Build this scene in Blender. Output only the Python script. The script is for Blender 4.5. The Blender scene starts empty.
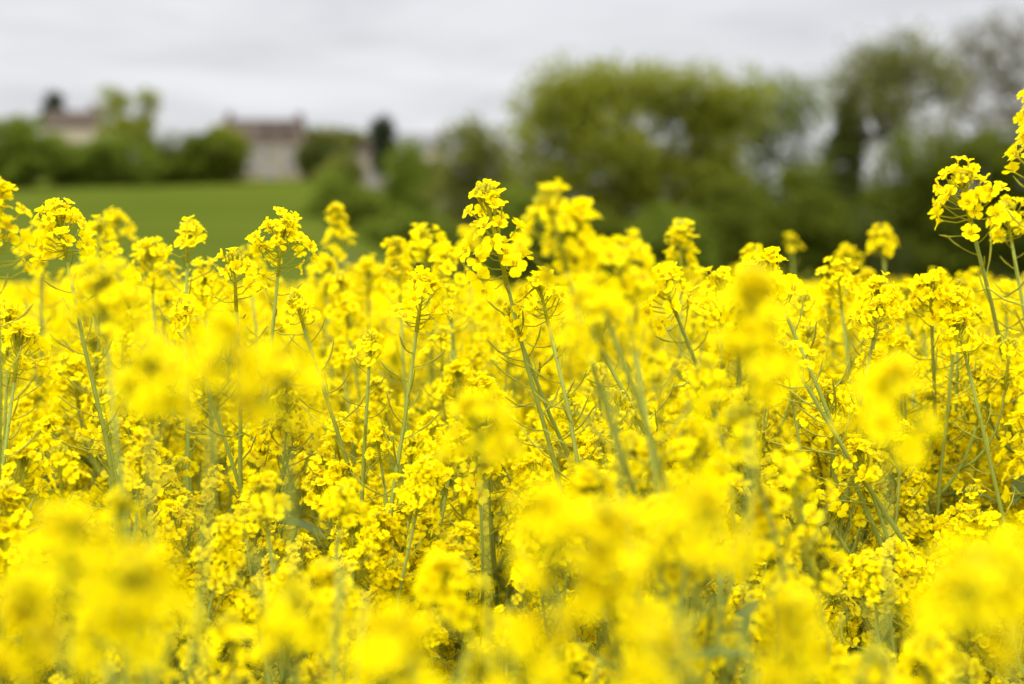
import bpy, math, random
import numpy as np
from mathutils import Vector, Matrix, Euler, Quaternion

random.seed(7)
RNG = np.random.default_rng(11)
scn = bpy.context.scene
COL = scn.collection

# ------------------------------------------------------------------ camera geometry
CAM = Vector((0.0, 0.0, 1.40))
LENS, W, H = 50.0, 1024, 684
FPX = LENS / 36.0 * W
PITCH = math.atan(112.0 / FPX)
FOCUS = 1.76


def ray(px, py):
    x = (px - W / 2) / FPX
    y = -(py - H / 2) / FPX
    # camera looks along +Y tilted down by PITCH
    f = Vector((0, math.cos(PITCH), -math.sin(PITCH)))
    u = Vector((0, math.sin(PITCH), math.cos(PITCH)))
    return f + Vector((1, 0, 0)) * x + u * y


def at(px, py, d):
    r = ray(px, py)
    return CAM + r * (d / r.y)


def project(p):
    v = p - CAM
    f = v.y * math.cos(PITCH) - v.z * math.sin(PITCH)
    u = v.y * math.sin(PITCH) + v.z * math.cos(PITCH)
    if f < 1e-3:
        return None
    return W / 2 + v.x / f * FPX, H / 2 - u / f * FPX


# ------------------------------------------------------------------ terrain
_yy = np.arange(-60, 2001, 1.0)


def _table(near_pts):
    xs, zs = zip(*near_pts)
    t = np.interp(_yy, xs, zs)
    k = np.ones(9) / 9
    tp = np.pad(t, 4, mode='edge')
    return np.convolve(tp, k, mode='valid')


_field = [(y, -0.022 * max(y, 0) - 0.0010 * max(y, 0) ** 2) for y in range(-60, 41, 2)]
_LT = _table(_field + [(52, -3.0), (62, -2.2), (80, 0.3), (120, 3.3), (190, 8.1), (250, 10.0), (400, 9), (2000, 2)])
_RT = _table(_field + [(52, -3.1), (70, -3.3), (110, -2.5), (190, 1.0), (400, 5), (2000, 2)])


def ground_z(x, y):
    a = np.interp(y, _yy, _LT)
    b = np.interp(y, _yy, _RT)
    t = (x / np.maximum(y, 40.0) + 0.13) / 0.13
    t = np.clip(t, 0, 1)
    t = t * t * (3 - 2 * t)
    return a * (1 - t) + b * t


# ------------------------------------------------------------------ materials
def new_mat(name):
    m = bpy.data.materials.new(name)
    m.use_nodes = True
    nt = m.node_tree
    nt.nodes.clear()
    out = nt.nodes.new('ShaderNodeOutputMaterial')
    return m, nt, out


def leafy(name, base, alt, transl=0.35, rough=0.6, scale=3.0, spec=0.2, rand=0.25, tcol=None, noise=0.5):
    """thin plant tissue: diffuse + translucent, colour varied by noise and by object"""
    m, nt, out = new_mat(name)
    N, L = nt.nodes.new, nt.links.new
    tc = N('ShaderNodeTexCoord')
    no = N('ShaderNodeTexNoise')
    no.inputs['Scale'].default_value = scale
    no.inputs['Detail'].default_value = 3
    L(tc.outputs['Object'], no.inputs['Vector'])
    oi = N('ShaderNodeObjectInfo')
    ma = N('ShaderNodeMath'); ma.operation = 'MULTIPLY_ADD'
    L(oi.outputs['Random'], ma.inputs[0]); ma.inputs[1].default_value = rand
    ms = N('ShaderNodeMath'); ms.operation = 'MULTIPLY'
    L(no.outputs['Fac'], ms.inputs[0]); ms.inputs[1].default_value = noise
    L(ms.outputs[0], ma.inputs[2])
    mx = N('ShaderNodeMix'); mx.data_type = 'RGBA'
    L(ma.outputs[0], mx.inputs['Factor'])
    mx.inputs['A'].default_value = (*base, 1)
    mx.inputs['B'].default_value = (*alt, 1)
    p = N('ShaderNodeBsdfPrincipled')
    p.inputs['Roughness'].default_value = rough
    p.inputs['Specular IOR Level'].default_value = spec
    L(mx.outputs['Result'], p.inputs['Base Color'])
    if transl > 0:
        t = N('ShaderNodeBsdfTranslucent')
        if tcol:
            t.inputs['Color'].default_value = (*tcol, 1)
        else:
            L(mx.outputs['Result'], t.inputs['Color'])
        ad = N('ShaderNodeMixShader')
        ad.inputs[0].default_value = transl
        L(p.outputs[0], ad.inputs[1]); L(t.outputs[0], ad.inputs[2])
        L(ad.outputs[0], out.inputs['Surface'])
    else:
        L(p.outputs[0], out.inputs['Surface'])
    return m


def solid(name, a, b, scale=5.0, rough=0.8, spec=0.2, bump=0.0, coord='Object', stretch=None, detail=6):
    m, nt, out = new_mat(name)
    N, L = nt.nodes.new, nt.links.new
    tc = N('ShaderNodeTexCoord')
    src = tc.outputs[coord]
    if stretch:
        mp = N('ShaderNodeMapping')
        mp.inputs['Scale'].default_value = stretch
        L(src, mp.inputs['Vector']); src = mp.outputs[0]
    no = N('ShaderNodeTexNoise')
    no.inputs['Scale'].default_value = scale
    no.inputs['Detail'].default_value = detail
    no.inputs['Roughness'].default_value = 0.65
    L(src, no.inputs['Vector'])
    rp = N('ShaderNodeValToRGB')
    rp.color_ramp.elements[0].position = 0.3
    rp.color_ramp.elements[1].position = 0.7
    rp.color_ramp.elements[0].color = (*a, 1)
    rp.color_ramp.elements[1].color = (*b, 1)
    L(no.outputs['Fac'], rp.inputs['Fac'])
    p = N('ShaderNodeBsdfPrincipled')
    p.inputs['Roughness'].default_value = rough
    p.inputs['Specular IOR Level'].default_value = spec
    L(rp.outputs['Color'], p.inputs['Base Color'])
    if bump > 0:
        bp = N('ShaderNodeBump')
        bp.inputs['Strength'].default_value = bump
        L(no.outputs['Fac'], bp.inputs['Height'])
        L(bp.outputs[0], p.inputs['Normal'])
    L(p.outputs[0], out.inputs['Surface'])
    return m


M = {}
M['petal'] = leafy('rapeseed_petal', (0.94, 0.83, 0.001), (0.93, 0.77, 0.0005), transl=0.5, tcol=(0.95, 0.86, 0.0005), rough=0.65, scale=45, spec=0.04, rand=0.35, noise=0.75)
M['stamen'] = leafy('rapeseed_stamen', (0.55, 0.48, 0.02), (0.72, 0.42, 0.01), transl=0.2, scale=200)
M['bud'] = leafy('rapeseed_bud', (0.62, 0.62, 0.03), (0.80, 0.70, 0.015), transl=0.45, scale=120, spec=0.3)
M['pedicel'] = leafy('flower_stalk', (0.42, 0.44, 0.03), (0.55, 0.52, 0.03), transl=0.3, scale=60, spec=0.05)
M['stem'] = leafy('rapeseed_stem', (0.20, 0.245, 0.03), (0.28, 0.31, 0.055), transl=0.0, scale=14, spec=0.08, rough=0.6)
M['pod'] = leafy('rapeseed_pod', (0.32, 0.34, 0.03), (0.44, 0.41, 0.035), transl=0.25, scale=30, spec=0.1)
M['leaf'] = leafy('rapeseed_leaf', (0.095, 0.14, 0.025), (0.16, 0.21, 0.045), transl=0.3, scale=18, spec=0.2, rough=0.5)
M['soil'] = solid('field_soil', (0.07, 0.05, 0.032), (0.16, 0.115, 0.075), scale=2.5, rough=0.95, bump=0.5)
M['grass'] = solid('meadow_grass', (0.043, 0.066, 0.007), (0.086, 0.098, 0.012), scale=0.13, rough=1.0, spec=0.0, bump=0.1, stretch=(0.3, 1.0, 1))
M['bark'] = solid('tree_bark', (0.045, 0.042, 0.025), (0.10, 0.09, 0.055), scale=3, rough=0.9, bump=0.4, stretch=(1, 1, 0.25))
M['twig'] = solid('bare_twig', (0.12, 0.105, 0.07), (0.20, 0.175, 0.12), scale=3, rough=0.9)


def tree_leaf(name, a, b, transl=0.35):
    return leafy(name, a, b, transl=transl, scale=0.6, rand=0.1, noise=0.95, spec=0.06, rough=0.7)


M['fresh'] = tree_leaf('fresh_leaf', (0.185, 0.213, 0.018), (0.31, 0.325, 0.03), 0.56)
M['green'] = tree_leaf('green_leaf', (0.115, 0.165, 0.016), (0.19, 0.235, 0.024), 0.48)
M['olive'] = tree_leaf('olive_leaf', (0.13, 0.145, 0.026), (0.21, 0.22, 0.04))
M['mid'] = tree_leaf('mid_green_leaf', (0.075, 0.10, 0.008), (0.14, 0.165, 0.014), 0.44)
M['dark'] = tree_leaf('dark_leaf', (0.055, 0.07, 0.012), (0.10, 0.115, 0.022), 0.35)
M['conifer'] = tree_leaf('conifer_needle', (0.022, 0.034, 0.016), (0.045, 0.058, 0.025), 0.1)
M['render'] = solid('limestone_render', (0.29, 0.232, 0.14), (0.39, 0.315, 0.195), scale=1.2, rough=0.9, bump=0.1)
M['cream'] = solid('cream_render', (0.34, 0.29, 0.20), (0.42, 0.36, 0.26), scale=1.2, rough=0.9)
M['stone'] = solid('rubble_stone', (0.22, 0.185, 0.14), (0.35, 0.295, 0.225), scale=4, rough=0.95, bump=0.3)
M['tile'] = solid('clay_roof_tile', (0.055, 0.042, 0.033), (0.09, 0.068, 0.052), scale=5, spec=0.05, rough=0.95, bump=0.3, stretch=(1, 3, 3))
M['slate'] = solid('grey_slate', (0.10, 0.10, 0.105), (0.17, 0.165, 0.165), scale=5, rough=0.6, bump=0.3)
M['brick'] = solid('chimney_brick', (0.09, 0.06, 0.045), (0.15, 0.10, 0.075), scale=8, rough=0.9)
M['wood'] = solid('grey_shutter_paint', (0.19, 0.19, 0.18), (0.27, 0.27, 0.25), scale=6, rough=0.6)
M['frame'] = solid('window_frame_paint', (0.60, 0.58, 0.54), (0.70, 0.68, 0.64), scale=6, rough=0.5)
m, nt, out = new_mat('window_glass')
p = nt.nodes.new('ShaderNodeBsdfPrincipled')
p.inputs['Base Color'].default_value = (0.02, 0.023, 0.025, 1)
p.inputs['Roughness'].default_value = 0.08
nt.links.new(p.outputs[0], out.inputs['Surface'])
M['glass'] = m


# ------------------------------------------------------------------ mesh builder
class MB:
    def __init__(s):
        s.v, s.f, s.m = [], [], []
        s.n = 0

    def add(s, verts, faces, mi=0):
        n = s.n
        verts = np.asarray(verts, float).reshape(-1, 3)
        s.v.append(verts)
        s.n += len(verts)
        for f in faces:
            s.f.append(tuple(i + n for i in f))
            s.m.append(mi)

    def tube(s, pts, rad, sides=5, mi=0, cap=True):
        pts = [Vector(p) for p in pts]
        if not hasattr(rad, '__len__'):
            rad = [rad] * len(pts)
        V, F = [], []
        prev = None
        for i, p in enumerate(pts):
            a = pts[max(i - 1, 0)]
            b = pts[min(i + 1, len(pts) - 1)]
            t = (b - a)
            if t.length < 1e-9:
                t = Vector((0, 0, 1))
            t.normalize()
            if prev is None:
                ref = Vector((1, 0, 0)) if abs(t.x) < 0.8 else Vector((0, 1, 0))
                n1 = t.cross(ref).normalized()
            else:
                n1 = (prev - t * prev.dot(t))
                n1 = n1.normalized() if n1.length > 1e-6 else t.orthogonal().normalized()
            prev = n1
            n2 = t.cross(n1)
            for k in range(sides):
                an = 2 * math.pi * k / sides
                V.append(p + (n1 * math.cos(an) + n2 * math.sin(an)) * rad[i])
        for i in range(len(pts) - 1):
            for k in range(sides):
                k2 = (k + 1) % sides
                F.append((i * sides + k, i * sides + k2, (i + 1) * sides + k2, (i + 1) * sides + k))
        if cap:
            F.append(tuple(range((len(pts) - 1) * sides, len(pts) * sides)))
            F.append(tuple(reversed(range(sides))))
        s.add([tuple(v) for v in V], F, mi)

    def box(s, c, d, mi=0, rot=0.0):
        x, y, z = (q / 2 for q in d)
        V = [(-x, -y, -z), (x, -y, -z), (x, y, -z), (-x, y, -z), (-x, -y, z), (x, -y, z), (x, y, z), (-x, y, z)]
        ca, sa = math.cos(rot), math.sin(rot)
        V = [(c[0] + a * ca - b * sa, c[1] + a * sa + b * ca, c[2] + e) for a, b, e in V]
        s.add(V, [(3, 2, 1, 0), (4, 5, 6, 7), (0, 1, 5, 4), (1, 2, 6, 5), (2, 3, 7, 6), (3, 0, 4, 7)], mi)

    def mesh(s, name, mats, smooth=True):
        me = bpy.data.meshes.new(name)
        v = np.concatenate(s.v) if s.v else np.zeros((0, 3))
        me.from_pydata(v.tolist(), [], s.f)
        for q in mats:
            me.materials.append(q)
        if len(mats) > 1:
            me.polygons.foreach_set('material_index', np.array(s.m, dtype=np.int32))
        if smooth:
            me.polygons.foreach_set('use_smooth', np.ones(len(me.polygons), dtype=bool))
        me.update()
        return me


def link(name, me, parent=None):
    o = bpy.data.objects.new(name, me)
    COL.objects.link(o)
    if parent:
        o.parent = parent
    return o


def tag(o, label=None, cat=None, group=None, kind=None):
    for k, v in (('label', label), ('category', cat), ('group', group), ('kind', kind)):
        if v:
            o[k] = v
    return o


def frame_from(t, spin=0.0):
    """rotation matrix whose +Z is t"""
    t = Vector(t).normalized()
    q = Vector((0, 0, 1)).rotation_difference(t)
    return q.to_matrix() @ Matrix.Rotation(spin, 3, 'Z')


# ------------------------------------------------------------------ rapeseed: flower, head, buds, pods, leaf
MM = 0.001
PROFILE = [(0.5, 0.0, 0.45), (1.3, 2.2, 0.9), (3.2, 3.6, 2.9), (6.0, 4.2, 4.2), (8.2, 4.0, 3.6), (9.2, 3.7, 1.8)]


def add_flower(mb, pos, axis, rnd, size=1.0, open_=1.0, detail=True):
    R = np.array(frame_from(axis, rnd.uniform(0, 6.28)))
    pos = np.array(pos)
    for k in range(4):
        # four petals in a cross, pairs a little closer together
        an = k * math.pi / 2 + rnd.uniform(-0.16, 0.16) + (0.12 if k % 2 else -0.12)
        ca, sa = math.cos(an), math.sin(an)
        o2 = open_ * rnd.uniform(0.8, 1.1)
        droop = rnd.uniform(-1.6, 2.2)
        tw = rnd.uniform(-0.25, 0.25)
        prof = PROFILE if detail else [PROFILE[0], PROFILE[2], PROFILE[4]]
        cols = (-1, 0, 1) if detail else (-1, 1)
        V = []
        for r, h, w in prof:
            rr = r * (0.35 + 0.65 * o2)
            hh = h + (1 - o2) * r * 0.7 - droop * (r / 9.0) ** 2
            for c in cols:
                up = (0.55 * abs(c) + tw * c) * (w / 3.5)
                rc = rr - (0.5 if c == 0 and r > 8.5 else 0)
                y = c * w * (0.7 + 0.3 * o2)
                V.append((rc * ca - y * sa, rc * sa + y * ca, hh + up))
        nc = len(cols)
        F = [(i * nc + j, i * nc + j + 1, (i + 1) * nc + j + 1, (i + 1) * nc + j) for i in range(len(prof) - 1) for j in range(nc - 1)]
        V = np.array(V) * MM * size
        mb.add(V @ R.T + pos, F, 0)
    if detail:
        for k in range(6):
            an = k * 1.047 + rnd.uniform(-.2, .2)
            r = 1.0
            b = np.array([(r * math.cos(an), r * math.sin(an), 1.5), (1.9 * math.cos(an), 1.9 * math.sin(an), 5.6)])
            t = np.array([-math.sin(an), math.cos(an), 0]) * 0.45
            V = np.array([b[0] - t, b[0] + t, b[1] + t * 1.5, b[1] - t * 1.5]) * MM * size
            mb.add(V @ R.T + pos, [(0, 1, 2, 3)], 2)


def add_ellipsoid(mb, pos, axis, rl, rw, mi=0, seg=6, rings=4):
    R = np.array(frame_from(axis))
    V = [(0, 0, -rl)]
    for i in range(1, rings):
        a = math.pi * i / rings
        for k in range(seg):
            b = 2 * math.pi * k / seg
            V.append((rw * math.sin(a) * math.cos(b), rw * math.sin(a) * math.sin(b), -rl * math.cos(a)))
    V.append((0, 0, rl))
    F = [(0, 1 + (k + 1) % seg, 1 + k) for k in range(seg)]
    for i in range(rings - 2):
        for k in range(seg):
            a, b = 1 + i * seg + k, 1 + i * seg + (k + 1) % seg
            F.append((a, b, b + seg, a + seg))
    l = len(V) - 1
    F += [(l, 1 + (rings - 2) * seg + k, 1 + (rings - 2) * seg + (k + 1) % seg) for k in range(seg)]
    mb.add(np.array(V) @ R.T + np.array(pos), F, mi)


def add_head(mb, rnd, n, zone, spread, detail=True, size=1.0):
    """a raceme: open flowers round the top of the stem, +Z is the stem; origin where the flowers begin"""
    if detail:
        mb.tube([(0, 0, -0.004), (0, 0, zone * 0.6), (0, 0, zone * 0.95)], [0.0021, 0.0017, 0.0012], 5, 1)
    bare = rnd.uniform(0, 6.28)
    for i in range(n):
        t = i / max(n - 1, 1)
        az = i * 2.39996 + rnd.uniform(-.6, .6)
        if t < .6 and math.cos(az - bare) > .75 and rnd.random() < .7:
            continue
        if rnd.random() < .08:
            continue
        z0 = zone * (t ** 0.9) * 0.85
        el = math.radians(8 + 62 * t ** 1.4 + rnd.uniform(-22, 20))
        ln = spread * (1.0 - 0.3 * t) * rnd.uniform(0.6, 1.35)
        d = Vector((math.cos(az) * math.cos(el), math.sin(az) * math.cos(el), math.sin(el)))
        base = Vector((0, 0, z0))
        tip = base + d * ln + Vector((0, 0, 0.003))
        if detail:
            mid = base + d * ln * 0.55 - Vector((0, 0, 0.0012))
            mb.tube([base, mid, tip], [0.0008, 0.0006, 0.0008], 3, 1, cap=False)
        ax = (d * 0.8 + Vector((0, 0, 0.45)) + Vector((rnd.uniform(-.6, .6), rnd.uniform(-.6, .6), rnd.uniform(-.5, .4)))).normalized()
        add_flower(mb, tip, ax, rnd, size=1.12 * size * rnd.uniform(0.86, 1.12) * (1 - 0.15 * t), open_=rnd.uniform(0.72, 1.0) if t < 0.8 else rnd.uniform(0.4, 0.85), detail=detail)


def add_crest(mb, rnd, zone, n=6):
    """half-open young flowers closing the top of a raceme"""
    for i in range(n):
        az = i * 6.283 / n + rnd.uniform(-.4, .4)
        el = math.radians(rnd.uniform(52, 80))
        d = Vector((math.cos(az) * math.cos(el), math.sin(az) * math.cos(el), math.sin(el)))
        base = Vector((0, 0, zone * .8))
        tip = base + d * rnd.uniform(.011, .017)
        mb.tube([base, tip], [.0007, .0007], 3, 1, cap=False)
        add_flower(mb, tip, d, rnd, size=rnd.uniform(.8, .98), open_=rnd.uniform(.3, .7))


def add_buds(mb, rnd, zone, n=16):
    for i in range(n):
        t = i / n
        az = i * 2.39996
        r = 0.0085 * math.sqrt(1 - t) * rnd.uniform(.8, 1.1)
        p = Vector((math.cos(az) * r, math.sin(az) * r, zone * 0.95 + 0.006 + 0.007 * t + rnd.uniform(-.001, .001)))
        ax = Vector((math.cos(az) * r * 60, math.sin(az) * r * 60, 1))
        add_ellipsoid(mb, p, ax, 0.0034 * rnd.uniform(.8, 1.2), 0.0015, 0, 5, 4)
        mb.tube([(p.x * .3, p.y * .3, zone * 0.92), p - ax.normalized() * .003], 0.0006, 3, 1, cap=False)


def add_pods(mb, rnd, n, length, young=True):
    """pedicels and young pods below the flowers, along -Z"""
    for i in range(n):
        t = (i + 0.5) / n
        az = i * 2.39996 + rnd.uniform(-.5, .5)
        z = -0.004 - length * t
        ped = rnd.uniform(0.013, 0.02)
        el = math.radians(rnd.uniform(5, 35))
        d = Vector((math.cos(az) * math.cos(el), math.sin(az) * math.cos(el), math.sin(el)))
        a = Vector((0, 0, z))
        b = a + d * ped
        L = (0.010 + 0.030 * t) * rnd.uniform(.7, 1.2)
        up = Vector((0, 0, 1))
        d2 = (d + up * rnd.uniform(.05, .6)).normalized()
        d3 = (d2 + up * .35).normalized()
        c = b + d2 * L * .5
        e = c + d3 * L * .5
        mb.tube([a, a + d * ped * .5 - up * .001, b], [0.0008, 0.0006, 0.0007], 3, 0, cap=False)
        mb.tube([b, b + d2 * .002, c, e, e + d3 * .004], [0.0006, 0.0009, 0.0010, 0.0008, 0.0003], 4, 0, cap=False)


def leaf_mesh(name, rnd, L, Wd, lobed):
    mb = MB()
    n = 9
    V, F = [], []
    bend = rnd.uniform(0.5, 1.1)
    for i in range(n + 1):
        t = i / n
        w = Wd * (math.sin(math.pi * min(1, t * 0.93 + 0.07)) ** 0.8) * (1 - 0.35 * t)
        if lobed:
            w *= 0.72 + 0.28 * math.cos(t * 22)
        an = bend * t
        x = L * math.sin(an) / bend if bend > 1e-3 else L * t
        z = L * (1 - math.cos(an)) / bend
        for c in (-1, -.5, 0, .5, 1):
            V.append((x, c * w, -z + 0.25 * w * abs(c) + 0.06 * Wd * math.sin(t * 17 + c * 3)))
    for i in range(n):
        for j in range(4):
            F.append((i * 5 + j, i * 5 + j + 1, (i + 1) * 5 + j + 1, (i + 1) * 5 + j))
    mb.add(V, F, 0)
    mb.tube([(0.0, 0, -.002)] + [(L * math.sin(bend * t) / bend, 0, -L * (1 - math.cos(bend * t)) / bend - .0015) for t in (.25, .5, .75)], [.0025 * L / .12, .0018 * L / .12, .001 * L / .12, .0005], 4, 1)
    return mb.mesh(name, [M['leaf'], M['stem']])


rnd = random.Random(3)
KINDS = {'dome': (34, 0.034, 0.021), 'wide': (44, 0.040, 0.026), 'column': (46, 0.072, 0.020), 'loose': (18, 0.042, 0.021), 'small': (15, 0.024, 0.015)}
HEAD, BUDS, HEADX = {}, {}, {}
for kind, (n, zone, spr) in KINDS.items():
    HEAD[kind], BUDS[kind], HEADX[kind] = [], [], []
    for q in range(3):
        mb = MB(); add_head(mb, rnd, n, zone, spr)
        if kind in ('dome', 'wide', 'column') and q < 2:
            add_crest(mb, rnd, zone)
        HEAD[kind].append(mb.mesh('flower_head', [M['petal'], M['pedicel'], M['stamen']]))
        b = MB(); add_buds(b, rnd, zone, 20 if kind != 'small' else 12)
        BUDS[kind].append(b.mesh('bud_cluster', [M['bud'], M['pedicel']]))
        mb.m = list(mb.m); off = mb.n
        for vv in b.v:
            mb.v.append(vv)
        mb.n += b.n
        mb.f += [tuple(i + off for i in f) for f in b.f]
        mb.m += [3 if x == 0 else 1 for x in b.m]
        HEADX[kind].append(mb.mesh('flower_head', [M['petal'], M['pedicel'], M['stamen'], M['bud']]))
PODS = []
for q in range(4):
    mb = MB(); add_pods(mb, rnd, 11 + 2 * q, 0.13 + 0.03 * q)
    PODS.append(mb.mesh('seed_pods', [M['pod']]))
PODS_SHORT = []
for q in range(3):
    mb = MB(); add_pods(mb, rnd, 5, 0.06)
    PODS_SHORT.append(mb.mesh('seed_pods', [M['pod']]))
LEAF_BIG = [leaf_mesh('leaf', rnd, rnd.uniform(.15, .2), rnd.uniform(.03, .04), True) for q in range(3)]
LEAF_SMALL = [leaf_mesh('leaf', rnd, rnd.uniform(.07, .10), rnd.uniform(.010, .014), False) for q in range(3)]


def bez(a, b, c, t):
    return a * (1 - t) ** 2 + b * 2 * t * (1 - t) + c * t * t


def make_variant(seed, tall=1.25, nb=7, gap=0.04, deep=0.42, thick=1.0):
    """skeleton of one plant: stem mesh, list of heads (matrix, kind, pods), leaves"""
    r = random.Random(seed)
    mb = MB()
    top = Vector((r.uniform(-.05, .05), r.uniform(-.05, .05), tall))
    ctl = Vector((r.uniform(-.05, .05), r.uniform(-.05, .05), tall * .55))
    main = [bez(Vector((0, 0, 0)), ctl, top, t / 12) for t in range(13)]
    # small zig-zag at the nodes
    main = [p + Vector((r.uniform(-.003, .003), r.uniform(-.003, .003), 0)) if 0 < i < 12 else p for i, p in enumerate(main)]
    mb.tube(main, [thick * (0.0066 - 0.0047 * (i / 12) ** .8) for i in range(13)], 7)
    heads, leaves = [], []
    tdir = (main[-1] - main[-2]).normalized()
    heads.append((top, tdir, 'dome', 'long'))
    for b in range(nb):
        t = 0.42 + (0.86 - gap / tall * .9 - 0.42) * b / (nb - 1) + r.uniform(-.02, .02)
        base = bez(Vector((0, 0, 0)), ctl, top, t)
        az = b * 2.39996 + r.uniform(-.5, .5)
        out = Vector((math.cos(az), math.sin(az), 0))
        ztip = tall - gap - r.random() ** 0.9 * deep
        if ztip < base.z + 0.08:
            ztip = base.z + 0.08 + r.uniform(0, .04)
        reach = (ztip - base.z) * r.uniform(.28, .5)
        tip = Vector((base.x, base.y, ztip)) + out * reach
        c = base + out * reach * .75 + Vector((0, 0, (ztip - base.z) * .35))
        path = [bez(base, c, tip, k / 7) for k in range(8)]
        mb.tube(path, [thick * (0.0029 - 0.0013 * (k / 7)) for k in range(8)], 5)
        td = (path[-1] - path[-2]).normalized()
        heads.append((tip, td, r.choice(['dome', 'dome', 'loose', 'wide', 'small', 'column']), r.choice(['long', 'short', 'short'])))
        leaves.append((base, out, 'small'))
        if r.random() < .55:
            j = r.randint(2, 4)
            b2 = path[j]
            o2 = (out + Vector((r.uniform(-1, 1), r.uniform(-1, 1), 0))).normalized()
            t2 = b2 + o2 * r.uniform(.04, .09) + Vector((0, 0, r.uniform(.08, .16)))
            c2 = b2 + o2 * .05 + Vector((0, 0, .03))
            pth = [bez(b2, c2, t2, k / 5) for k in range(6)]
            mb.tube(pth, [0.0021 - 0.0008 * (k / 5) for k in range(6)], 4)
            heads.append((t2, (pth[-1] - pth[-2]).normalized(), r.choice(['small', 'dome', 'loose']), 'short'))
    for k in range(4):
        z = tall * (.22 + .08 * k)
        az = k * 2.4 + r.uniform(-.4, .4)
        leaves.append((bez(Vector((0, 0, 0)), ctl, top, z / tall), Vector((math.cos(az), math.sin(az), 0.25)), 'big'))
    return dict(stem=mb.mesh('stem', [M['stem']]), heads=heads, leaves=leaves, top=top, r=r)


VARS = [make_variant(100 + i, nb=random.choice([8, 9, 10])) for i in range(9)]
NEARV = [make_variant(400 + i, nb=9, gap=0.09, deep=0.36, thick=.68) for i in range(4)]
TALLV = [make_variant(300 + i, nb=random.choice([6, 7]), gap=0.17, deep=0.34) for i in range(6)]
PLANT_COUNT = 0


def place_plant(var, loc, rot, s, label, group, rn, main_kind=None, fine=True, max_heads=99, skip=None, big=1.0):
    """one rapeseed plant: an Empty with its stem, leaves and flower heads (> buds, pods) linked under it"""
    global PLANT_COUNT
    PLANT_COUNT += 1
    root = bpy.data.objects.new('rapeseed_plant', None)
    COL.objects.link(root)
    root.empty_display_size = .05
    root.location = loc
    root.rotation_euler = rot.to_euler()
    root.scale = (s, s, s)
    tag(root, label, 'rapeseed plant', group)
    link('stem', var['stem'], root)
    W4 = Matrix.LocRotScale(Vector(loc), rot, Vector((s, s, s)))
    for i, (pos, td, kind, pods) in enumerate(var['heads'][:max_heads]):
        wp = W4 @ pos
        if skip and skip(wp, i):
            continue
        if i == 0 and main_kind:
            kind = main_kind
        q = rn.randrange(3)
        h = link('flower_head', (HEAD if fine else HEADX)[kind][q], root)
        h.matrix_local = Matrix.LocRotScale(pos, frame_from(td, rn.uniform(0, 6.28)).to_quaternion(), Vector((1, 1, 1)) * rn.uniform(.88, 1.14) * (big if i == 0 else 1))
        if fine:
            link('bud_cluster', BUDS[kind][q], h)
        if fine or i < 3:
            link('seed_pods', rn.choice(PODS if pods == 'long' else PODS_SHORT), h)
    for (pos, out, sz) in var['leaves']:
        if not fine and sz == 'small' and rn.random() < .5:
            continue
        l = link('leaf', rn.choice(LEAF_SMALL if sz == 'small' else LEAF_BIG), root)
        el = Vector((out.x, out.y, 0)).normalized()
        az = math.atan2(el.y, el.x)
        l.matrix_local = Matrix.Translation(pos + el * .003) @ Matrix.Rotation(az, 4, 'Z') @ Matrix.Rotation(-rn.uniform(.3, .9), 4, 'Y')
    return root


def plant_at(px, py, d, label, group, rn, kind='dome', low=None, pool=None, fine=True, max_heads=99):
    """stand a plant on the soil so that its main flower head is at the point seen at (px, py), d metres away"""
    var = rn.choice(pool or TALLV)
    T = at(px, py, d) - Vector((0, 0, KINDS[kind][1] * .5 + .014))
    if low:
        L_ = at(low[0], low[1], d + rn.uniform(-.04, .04))
        axis = (T - L_).normalized()
    else:
        axis = Vector((rn.uniform(-.12, .12), rn.uniform(-.1, .1), 1)).normalized()
    # tilt so that the chord of the main stem follows the axis, after a random turn about it
    chord = var['top'].normalized()
    q = chord.rotation_difference(axis) @ Quaternion((0, 0, 1), 0)
    q = Quaternion(axis, rn.uniform(0, 6.28)) @ q
    top = q @ var['top']
    gz = 0.0
    for _ in range(4):
        s = (T.z - gz) / top.z
        base = Vector((T.x - s * top.x, T.y - s * top.y, 0))
        gz = float(ground_z(base.x, base.y)) - .01
    base.z = gz
    return place_plant(var, base, q, s, label, group, rn, main_kind=kind, fine=fine, max_heads=max_heads, big=1.1 if low else 1.0,
                       skip=lambda w, i: i > 0 and (w - CAM).length < .5)


rn = random.Random(21)
G_TALL = 'rapeseed plants standing out above the crop'
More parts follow.
